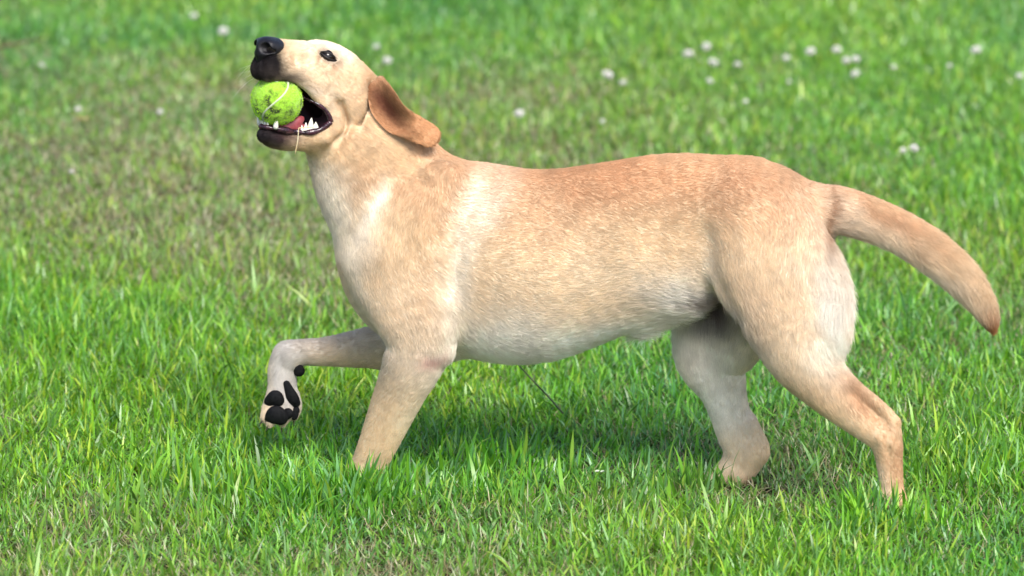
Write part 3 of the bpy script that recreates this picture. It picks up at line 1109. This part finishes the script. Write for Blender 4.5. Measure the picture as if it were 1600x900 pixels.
# velvet on the ear
et = np.concatenate([eq[:, [0, 1, 2]], eq[:, [0, 2, 3]]])
for vv, ear_part, cnt in ((ev, ear, 9000), (fv, ear2, 3000)):
    a1, a2 = vv[et[:, 1]] - vv[et[:, 0]], vv[et[:, 2]] - vv[et[:, 0]]
    nn = np.cross(a1, a2)
    if vv is fv:
        nn = -nn
    ar = np.linalg.norm(nn, axis=1)
    pk = rng.choice(len(et), cnt, p=ar / ar.sum())
    q1, q2 = rng.random(cnt), rng.random(cnt)
    sw = q1 + q2 > 1
    q1[sw], q2[sw] = 1 - q1[sw], 1 - q2[sw]
    rt = vv[et[pk, 0]] + a1[pk] * q1[:, None] + a2[pk] * q2[:, None]
    nn = nn[pk] / ar[pk][:, None]
    fw_ = np.array([0.75, 0.0, -0.65]) + rng.normal(size=(cnt, 3)) * 0.15
    fw_ = fw_ - nn * np.sum(fw_ * nn, 1, keepdims=True)
    fw_ /= np.linalg.norm(fw_, axis=1, keepdims=True)
    t3 = np.linspace(0, 1, 3)[None, :, None]
    L = rng.uniform(0.003, 0.0055, cnt)[:, None, None]
    pp = rt[:, None] + (fw_[:, None] + nn[:, None] * 0.22 * (1 - t3)) * t3 * L
    src = rt if vv is ev else rt - 2 * ((rt - HO) @ HL)[:, None] * HL
    cc = ear_coat_and_shade(src) * rng.uniform(0.75, 1.25, (cnt, 1))
    strands("ear_fur", pp, np.tile([0.00028, 0.00024, 0.0001], (cnt, 1)), M["fur"], ear_part, cc)
# ------------------------------------------------------------------ lawn
g_lo, g_hi = -600.0, 600.0
ground = mesh_np("ground", [(g_lo, g_lo, 0), (g_hi, g_lo, 0), (g_hi, g_hi, 0), (g_lo, g_hi, 0)], np.array([[0, 1, 2, 3]]), M["soil"], smooth=False)
tag(ground, kind="structure")
ln_ = [Lattice(s) for s in range(60, 72)]


def half_width(y):
    return (y - CAM[1]) * 0.1 * 1.05 + 0.04


def scatter(n, near):
    """near: inside the picture's wedge of lawn; otherwise the lawn around it"""
    out = []
    got = 0
    while got < n:
        k = n * 2
        if near:
            y = rng.uniform(-0.95, 5.6, k)
            x = rng.uniform(-1.45, 1.45, k)
            ok = np.abs(x) < half_width(y)
            ok &= rng.random(k) < np.clip(1.12 - 0.10 * (y + 0.9), 0.45, 1)
        else:
            y = rng.uniform(-2.2, 8.5, k)
            x = rng.uniform(-4.2, 4.2, k)
            ok = (np.abs(x) > half_width(y)) | (y < -0.95) | (y > 5.6)
            ok &= rng.random(k) < np.exp(-0.10 * np.maximum(0, np.hypot(x, y - 2) - 2.0))
        out.append(np.stack([x[ok], y[ok]], 1))
        got += int(ok.sum())
    return np.concatenate(out)[:n]


def fields(p):
    x, y = p[:, 0], p[:, 1]
    dry = 0.55 * ln_[0](x, y * 0.7, 0.75) + 0.30 * ln_[1](x, y * 0.7, 0.26) + 0.15 * ln_[2](x, y, 0.09)
    tall = 0.5 * ln_[3](x, y * 0.8, 0.42) + 0.5 * ln_[4](x, y, 0.15)
    return dry, tall


BAND = [  # photo place on the ground, spread in metres, change of height, change of dryness
    (360, 720, 0.30, 0.16, 0.40, -0.25), (540, 785, 0.16, 0.10, 0.9, -0.2), (1375, 826, 0.09, 0.09, 0.35, -0.2), (1170, 778, 0.10, 0.07, -0.6, 0.05), (820, 700, 0.35, 0.25, 0.25, -0.2), (1480, 640, 0.35, 0.5, 0.25, -0.15),
    (250, 560, 0.5, 0.5, 0.2, -0.12), (800, 840, 0.5, 0.12, -0.25, -0.05), (200, 850, 0.5, 0.1, -0.2, -0.06), (1250, 830, 0.35, 0.10, -0.25, 0.0),
    (250, 290, 0.7, 1.2, -0.3, 0.22), (480, 330, 0.4, 0.7, -0.2, 0.22), (150, 90, 0.9, 1.0, -0.1, 0.12), (750, 170, 0.8, 0.7, -0.1, 0.10),
    (1000, 60, 0.9, 1.0, 0.1, -0.22), (1450, 120, 0.6, 1.2, 0.1, -0.18), (560, 20, 0.6, 0.5, 0.1, -0.2), (1000, 590, 0.3, 0.4, 0.15, -0.2),
]
BAND = [(G(a, b_)[:2], sx_, sy_, h_, d_) for a, b_, sx_, sy_, h_, d_ in BAND]

GREENS = np.array([(0.085, 0.30, 0.028), (0.125, 0.37, 0.03), (0.05, 0.20, 0.03), (0.11, 0.31, 0.11), (0.19, 0.39, 0.045), (0.04, 0.15, 0.018)])
GREENS = GREENS * np.array([1.8, 1.28, 1.2])
GW = np.array([0.30, 0.22, 0.18, 0.12, 0.12, 0.06])
DRY = np.array([(0.50, 0.42, 0.26), (0.40, 0.32, 0.18), (0.60, 0.55, 0.40), (0.28, 0.20, 0.11)]) * np.array([0.95, 1.02, 0.92])


def blades(p, kind):
    n = len(p)
    dry, tall = fields(p)
    for c_, sx_, sy_, h_, d_ in BAND:
        w = np.exp(-((p[:, 0] - c_[0]) / sx_) ** 2 - ((p[:, 1] - c_[1]) / sy_) ** 2)
        tall, dry = tall + w * h_ * 0.5, dry + w * d_
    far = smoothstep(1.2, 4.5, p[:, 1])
    if kind == "tuft":
        h = rng.uniform(0.04, 0.085, n)
        w = rng.uniform(0.004, 0.0075, n)
        lean = np.abs(rng.normal(0.28, 0.25, n))
        curl = rng.normal(0.4, 0.35, n)
        dead = np.zeros(n, bool)
    elif kind == "thatch":
        h = rng.uniform(0.018, 0.05, n)
        w = rng.uniform(0.0008, 0.0020, n)
        lean = rng.uniform(0.6, 1.5, n)
        curl = rng.normal(0.2, 0.9, n)
        dead = rng.random(n) < np.clip(0.45 + 1.3 * (dry - 0.45), 0.12, 0.95)
    else:
        h = (0.018 + 0.047 * np.clip(tall, 0.05, 1.6)) * rng.uniform(0.55, 1.25, n)
        big = rng.random(n) < 0.04 * np.clip(tall * 2.2, 0.2, 2)
        h = np.where(big, h * rng.uniform(1.15, 1.6, n), h)
        w = rng.uniform(0.0020, 0.0050, n) * np.where(big, 1.35, 1.0)
        lean = np.abs(rng.normal(0.66, 0.46, n))
        curl = rng.normal(0.55, 0.45, n)
        dead = rng.random(n) < np.clip(1.5 * (dry - 0.42), 0.04, 0.6)
        h = np.where(dead, h * 0.7, h)
        w = np.where(dead, w * 0.6, w)
    if kind == "outer":
        w = w * 2.0
    w = w * (1 + 0.5 * far)
    phi = rng.uniform(0, 2 * math.pi, n)
    face = phi + math.pi / 2 + rng.normal(0, 0.7, n)
    segs = 3 if kind in ("near", "tuft") else 2
    lv = np.linspace(0, 1, segs + 1)
    # centre line bends over as it rises
    ang = lean[:, None] + curl[:, None] * lv[None]
    stp = h[:, None] / segs
    dx = np.concatenate([np.zeros((n, 1)), np.cumsum(np.sin(ang[:, :-1]) * stp, 1)], 1)
    dz = np.concatenate([np.zeros((n, 1)), np.cumsum(np.cos(ang[:, :-1]) * stp, 1)], 1)
    dz = np.maximum(dz, 0.002 + 0.004 * lv[None])
    cx = p[:, 0:1] + dx * np.cos(phi)[:, None]
    cy = p[:, 1:2] + dx * np.sin(phi)[:, None]
    wd = w[:, None] * (np.array([0.7, 1.0, 0.72, 0.0]) if segs == 3 else np.array([0.85, 0.9, 0.0]))[None] * 0.5
    ox, oy = np.cos(face)[:, None] * wd, np.sin(face)[:, None] * wd
    left = np.stack([cx - ox, cy - oy, dz], -1)
    right = np.stack([cx + ox, cy + oy, dz], -1)
    pts = np.empty((n, 2 * segs + 1, 3), np.float32)
    pts[:, 0:2 * segs:2] = left[:, :segs]
    pts[:, 1:2 * segs:2] = right[:, :segs]
    pts[:, -1] = left[:, segs]
    base = (np.arange(n) * (2 * segs + 1))[:, None]
    quad = np.concatenate([base + np.array([[2 * s, 2 * s + 1, 2 * s + 3, 2 * s + 2]]) for s in range(segs - 1)]) if segs > 1 else np.zeros((0, 4), int)
    tip = base + np.array([[2 * segs - 2, 2 * segs - 1, 2 * segs]])
    cidx = rng.choice(len(GREENS), n, p=GW)
    c_ = GREENS[cidx] * rng.uniform(0.7, 1.25, (n, 1))
    hue = (ln_[5](p[:, 0], p[:, 1], 0.5) - 0.5)[:, None]
    c_ = c_ * (1 + hue * np.array([0.7, 0.25, -0.3]))
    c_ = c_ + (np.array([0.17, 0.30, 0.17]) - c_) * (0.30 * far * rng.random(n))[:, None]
    c_ = c_ + (np.array([0.20, 0.27, 0.09]) - c_) * (np.clip(dry - 0.40, 0, 0.5)[:, None] * 0.9)
    dc = DRY[rng.choice(len(DRY), n)] * rng.uniform(0.7, 1.2, (n, 1))
    c_ = np.where(dead[:, None], dc, c_)
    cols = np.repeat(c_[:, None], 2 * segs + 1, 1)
    root_shade = np.array([0.085, 0.09, 0.035])
    cols[:, 0:2] = cols[:, 0:2] * 0.45 + root_shade * 0.55      # sheath at each blade's foot, darkened to paint in shade between blades
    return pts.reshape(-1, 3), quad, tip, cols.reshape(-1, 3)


def lawn(name, specs, label):
    P_, Q_, T_, C_, off = [], [], [], [], 0
    for p, kind in specs:
        a, q, t_, c_ = blades(p, kind)
        P_.append(a); Q_.append(q + off); T_.append(t_ + off); C_.append(c_)
        off += len(a)
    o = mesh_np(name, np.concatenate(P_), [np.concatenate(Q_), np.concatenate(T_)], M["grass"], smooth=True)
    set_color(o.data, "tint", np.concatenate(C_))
    tag(o, label, "grass", kind="stuff")
    return o


def tuft(px, py, n, r):
    c_ = G(px, py)[:2]
    return c_ + rng.normal(size=(n, 2)) * r


TUFTS = [(1375, 826, 110, 0.04), (1350, 818, 40, 0.03), (535, 792, 130, 0.05), (590, 780, 90, 0.04),
         (360, 775, 110, 0.05), (440, 780, 90, 0.05), (760, 740, 90, 0.05), (1080, 772, 60, 0.03), (250, 800, 60, 0.06), (960, 800, 50, 0.05)]
tuft_pts = np.concatenate([tuft(*t_) for t_ in TUFTS])
lawn("lawn_grass", [(scatter(GRASS_NEAR, True), "near"), (tuft_pts, "tuft"), (scatter(GRASS_NEAR // 2, True), "thatch"), (scatter(GRASS_OUT, False), "outer")],
     "uneven mown lawn of green blades with dry thatch between")


# ------------------------------------------------------------------ small things in the lawn
def at_height(px, py, z):
    d = ray_dir(px, py)
    return CAM + d * ((z - CAM[2]) / d[2])


m, nt, b = principled("clover_petal", rough=0.7, spec=0.2)
noise_color(nt, b, (0.72, 0.66, 0.62), (0.86, 0.85, 0.82), 3.0)
M["petal"] = m
m, nt, b = principled("clover_stem", (0.10, 0.22, 0.035), 0.6, 0.3)
M["stem"] = m
m, nt, b = principled("twig_bark", rough=0.85, spec=0.15)
noise_color(nt, b, (0.05, 0.03, 0.02), (0.16, 0.10, 0.07), 60.0)
M["bark"] = m
m, nt, b = principled("dead_leaf", rough=0.75, spec=0.2)
noise_color(nt, b, (0.34, 0.22, 0.12), (0.52, 0.38, 0.22), 45.0)
M["deadleaf"] = m
m, nt, b = principled("bleached_leaf", rough=0.7, spec=0.2)
noise_color(nt, b, (0.36, 0.42, 0.30), (0.60, 0.66, 0.56), 45.0)
M["paleleaf"] = m


def clover_head(seed):
    r = np.random.default_rng(seed)
    vs, fs = [], []
    n = 70
    for i in range(n):
        z = 1 - 2 * (i + 0.5) / n
        if z < -0.75:
            continue
        a = i * 2.39996 + r.normal() * 0.15
        q = math.sqrt(1 - z * z)
        d_ = np.array([q * math.cos(a), q * math.sin(a), z * 0.8])
        u_ = np.array([-math.sin(a), math.cos(a), 0])
        w_ = np.cross(d_, u_)
        R_ = 1.0 + r.normal() * 0.08
        base = len(vs)
        tip = d_ * R_ + np.array([0, 0, 0.12])
        mid = d_ * 0.66
        vs += [d_ * 0.25, mid + u_ * 0.17, mid + w_ * 0.13, mid - u_ * 0.17, tip]
        fs += [(base, base + 1, base + 2), (base, base + 2, base + 3), (base + 1, base + 4, base + 2), (base + 2, base + 4, base + 3),
               (base, base + 3, base + 1), (base + 1, base + 3, base + 4)]
    return np.array(vs), np.array(fs)


HEADS = []
for sd in range(3):
    v_, f_ = clover_head(sd)
    o = mesh_np("flower_head", v_, f_, M["petal"], smooth=False)
    HEADS.append(o.data)
    bpy.data.objects.remove(o)
CLOVER = [  # photo place, width in photo pixels, height in metres, label
    (303, 25, 12, 0.05, "small blurred clover flower at the top edge, up and left of the dog's nose"),
    (349, 49, 17, 0.06, "bright white clover flower directly left of the dog's nose"),
    (65, 102, 10, 0.05, "faint small clover flower below the brown twig near the left edge"),
    (122, 171, 11, 0.06, "white clover flower just above the fallen tan leaf at the left"),
    (250, 175, 11, 0.05, "small clover flower midway between the fallen tan leaf and the tennis ball"),
    (112, 268, 8, 0.04, "tiny lone clover flower on the dry patch at the left"),
    (588, 73, 11, 0.05, "pinkish white clover flower right above the back of the dog's skull"),
    (605, 95, 15, 0.06, "white clover flower just above the dog's ear"),
    (811, 178, 17, 0.07, "round white clover flower standing alone above the dog's shoulders"),
    (949, 117, 18, 0.06, "large white clover flower above the dog's mid back, left of the flower row"),
    (973, 129, 11, 0.05, "small clover flower touching the large one above the dog's mid back"),
    (941, 190, 9, 0.04, "tiny pale clover flower closest above the dog's back"),
    (1075, 85, 18, 0.07, "big white clover flower at the left of the cluster above the rump"),
    (1104, 73, 15, 0.07, "topmost white clover flower of the cluster above the rump"),
    (1114, 98, 17, 0.06, "white clover flower in the middle of the cluster above the rump"),
    (1152, 101, 12, 0.05, "small clover flower at the right of the cluster above the rump"),
    (1109, 127, 12, 0.04, "lowest clover flower of the cluster above the rump"),
    (1228, 91, 12, 0.05, "pale clover flower at the left end of the right hand row"),
    (1266, 81, 17, 0.07, "white clover flower second from the left in the right hand row"),
    (1307, 78, 16, 0.07, "tallest white clover flower in the right hand row"),
    (1322, 95, 13, 0.06, "left one of two touching clover flowers in the right hand row"),
    (1337, 93, 14, 0.06, "right one of two touching clover flowers in the right hand row"),
    (1336, 116, 15, 0.05, "white clover flower right below the two touching ones"),
    (1396, 105, 10, 0.05, "small clover flower right of the touching pair, on its own"),
    (1233, 128, 8, 0.04, "tiny clover flower below the left end of the right hand row"),
    (1165, 159, 10, 0.05, "small pinkish clover flower between the rump and the cluster above it"),
    (1483, 103, 9, 0.05, "tiny clover flower left of and below the bright one near the right edge"),
    (1525, 79, 18, 0.07, "bright wide white clover flower near the top right corner"),
    (1593, 119, 12, 0.06, "white clover flower cut by the right edge of the picture"),
    (1428, 232, 15, 0.07, "bright clover flower of the pair above the dog's tail"),
    (1411, 235, 11, 0.06, "dimmer clover flower of the pair above the dog's tail"),
]
for i, (px, py, wpx, hz, lab) in enumerate(CLOVER):
    c_ = at_height(px, py, hz + 0.012)
    r_ = wpx * 0.5 * (c_[1] - CAM[1]) / 8000.0 * 1.08
    root_ = empty("clover_flower", (c_[0], c_[1], 0.0))
    tag(root_, lab, "flower", "white clover flowers scattered over the lawn")
    h_ = bpy.data.objects.new("flower_head", HEADS[i % 3])
    col.objects.link(h_)
    h_.parent = root_
    h_.location = (0, 0, hz + 0.012)
    h_.scale = (r_, r_, r_ * 0.9)
    h_.rotation_euler = (rng.uniform(-0.3, 0.3), rng.uniform(-0.3, 0.3), rng.uniform(0, 6))
    b_ = rng.uniform(-0.02, 0.02, 2)
    pts = catmull([(b_[0], b_[1], -0.002), (b_[0] * 0.7, b_[1] * 0.7, hz * 0.5), (0, 0, hz + 0.008)], 4)
    mesh_np("stem", *tube(pts, np.full(len(pts), 0.0011), 6), M["stem"], root_)

# twig and leaves lying on the grass
pts = catmull([at_height(x, y, z) for x, y, z in ((-30, 84, 0.075), (5, 73, 0.085), (32, 67, 0.09), (48, 64, 0.085), (64, 61, 0.075))], 4)
k = np.linspace(0, 1, len(pts))
o = mesh_np("twig", *tube(pts - pts[0], 0.0045 - 0.0025 * k, 7), M["bark"])
o.location = pts[0]
tag(o, "thin dark brown twig lying on the grass at the upper left edge", "twig")
pts = catmull([at_height(880, 646, 0.045), at_height(856, 619, 0.075), at_height(832, 594, 0.105), at_height(806, 566, 0.13)], 5)
k = np.linspace(0, 1, len(pts))
m, nt, b = principled("grass_stalk", rough=0.6, spec=0.3)
noise_color(nt, b, (0.04, 0.07, 0.03), (0.12, 0.13, 0.08), 40.0)
v_, f_ = tube(pts - pts[0], 0.0017 - 0.0007 * k, 6)
o = mesh_np("grass_stalk", v_, f_, m)
o.location = pts[0]
tag(o, "thin leaning grass stalk under the dog's belly", "stalk")


def leaf(px, py, z, L, W, ang, mat, label):
    c_ = at_height(px, py, z)
    t_ = np.linspace(-1, 1, 13)
    s_ = np.linspace(-1, 1, 7)
    T_, S_ = np.meshgrid(t_, s_, indexing="ij")
    w_ = W * np.sqrt(np.clip(1 - T_ ** 2, 0, 1)) * (1 - 0.25 * T_)
    x_, y_ = T_ * L, S_ * w_
    z_ = np.abs(S_) * w_ * 0.45 + 0.25 * L * T_ ** 2 + 0.08 * W * np.sin(5 * T_ + 3 * S_)
    ca, sa = math.cos(ang), math.sin(ang)
    top_ = np.stack([x_ * ca - y_ * sa, x_ * sa + y_ * ca, z_], -1).reshape(-1, 3)
    v_ = np.concatenate([top_, top_ - [0, 0, 0.0006]])
    i_, j_ = np.meshgrid(np.arange(12), np.arange(6), indexing="ij")
    a_ = (i_ * 7 + j_).ravel()
    q_ = np.stack([a_, a_ + 7, a_ + 8, a_ + 1], 1)
    o_ = mesh_np("fallen_leaf", v_, np.concatenate([q_, (q_ + 91)[:, ::-1]]), mat)
    o_.location = c_
    tag(o_, label, "leaf")


leaf(130, 187, 0.075, 0.016, 0.007, 0.5, M["deadleaf"], "small curled tan leaf lying on the grass at the left")
leaf(937, 738, 0.04, 0.008, 0.005, 0.2, M["paleleaf"], "small bleached leaf on the grass below the dog's belly")
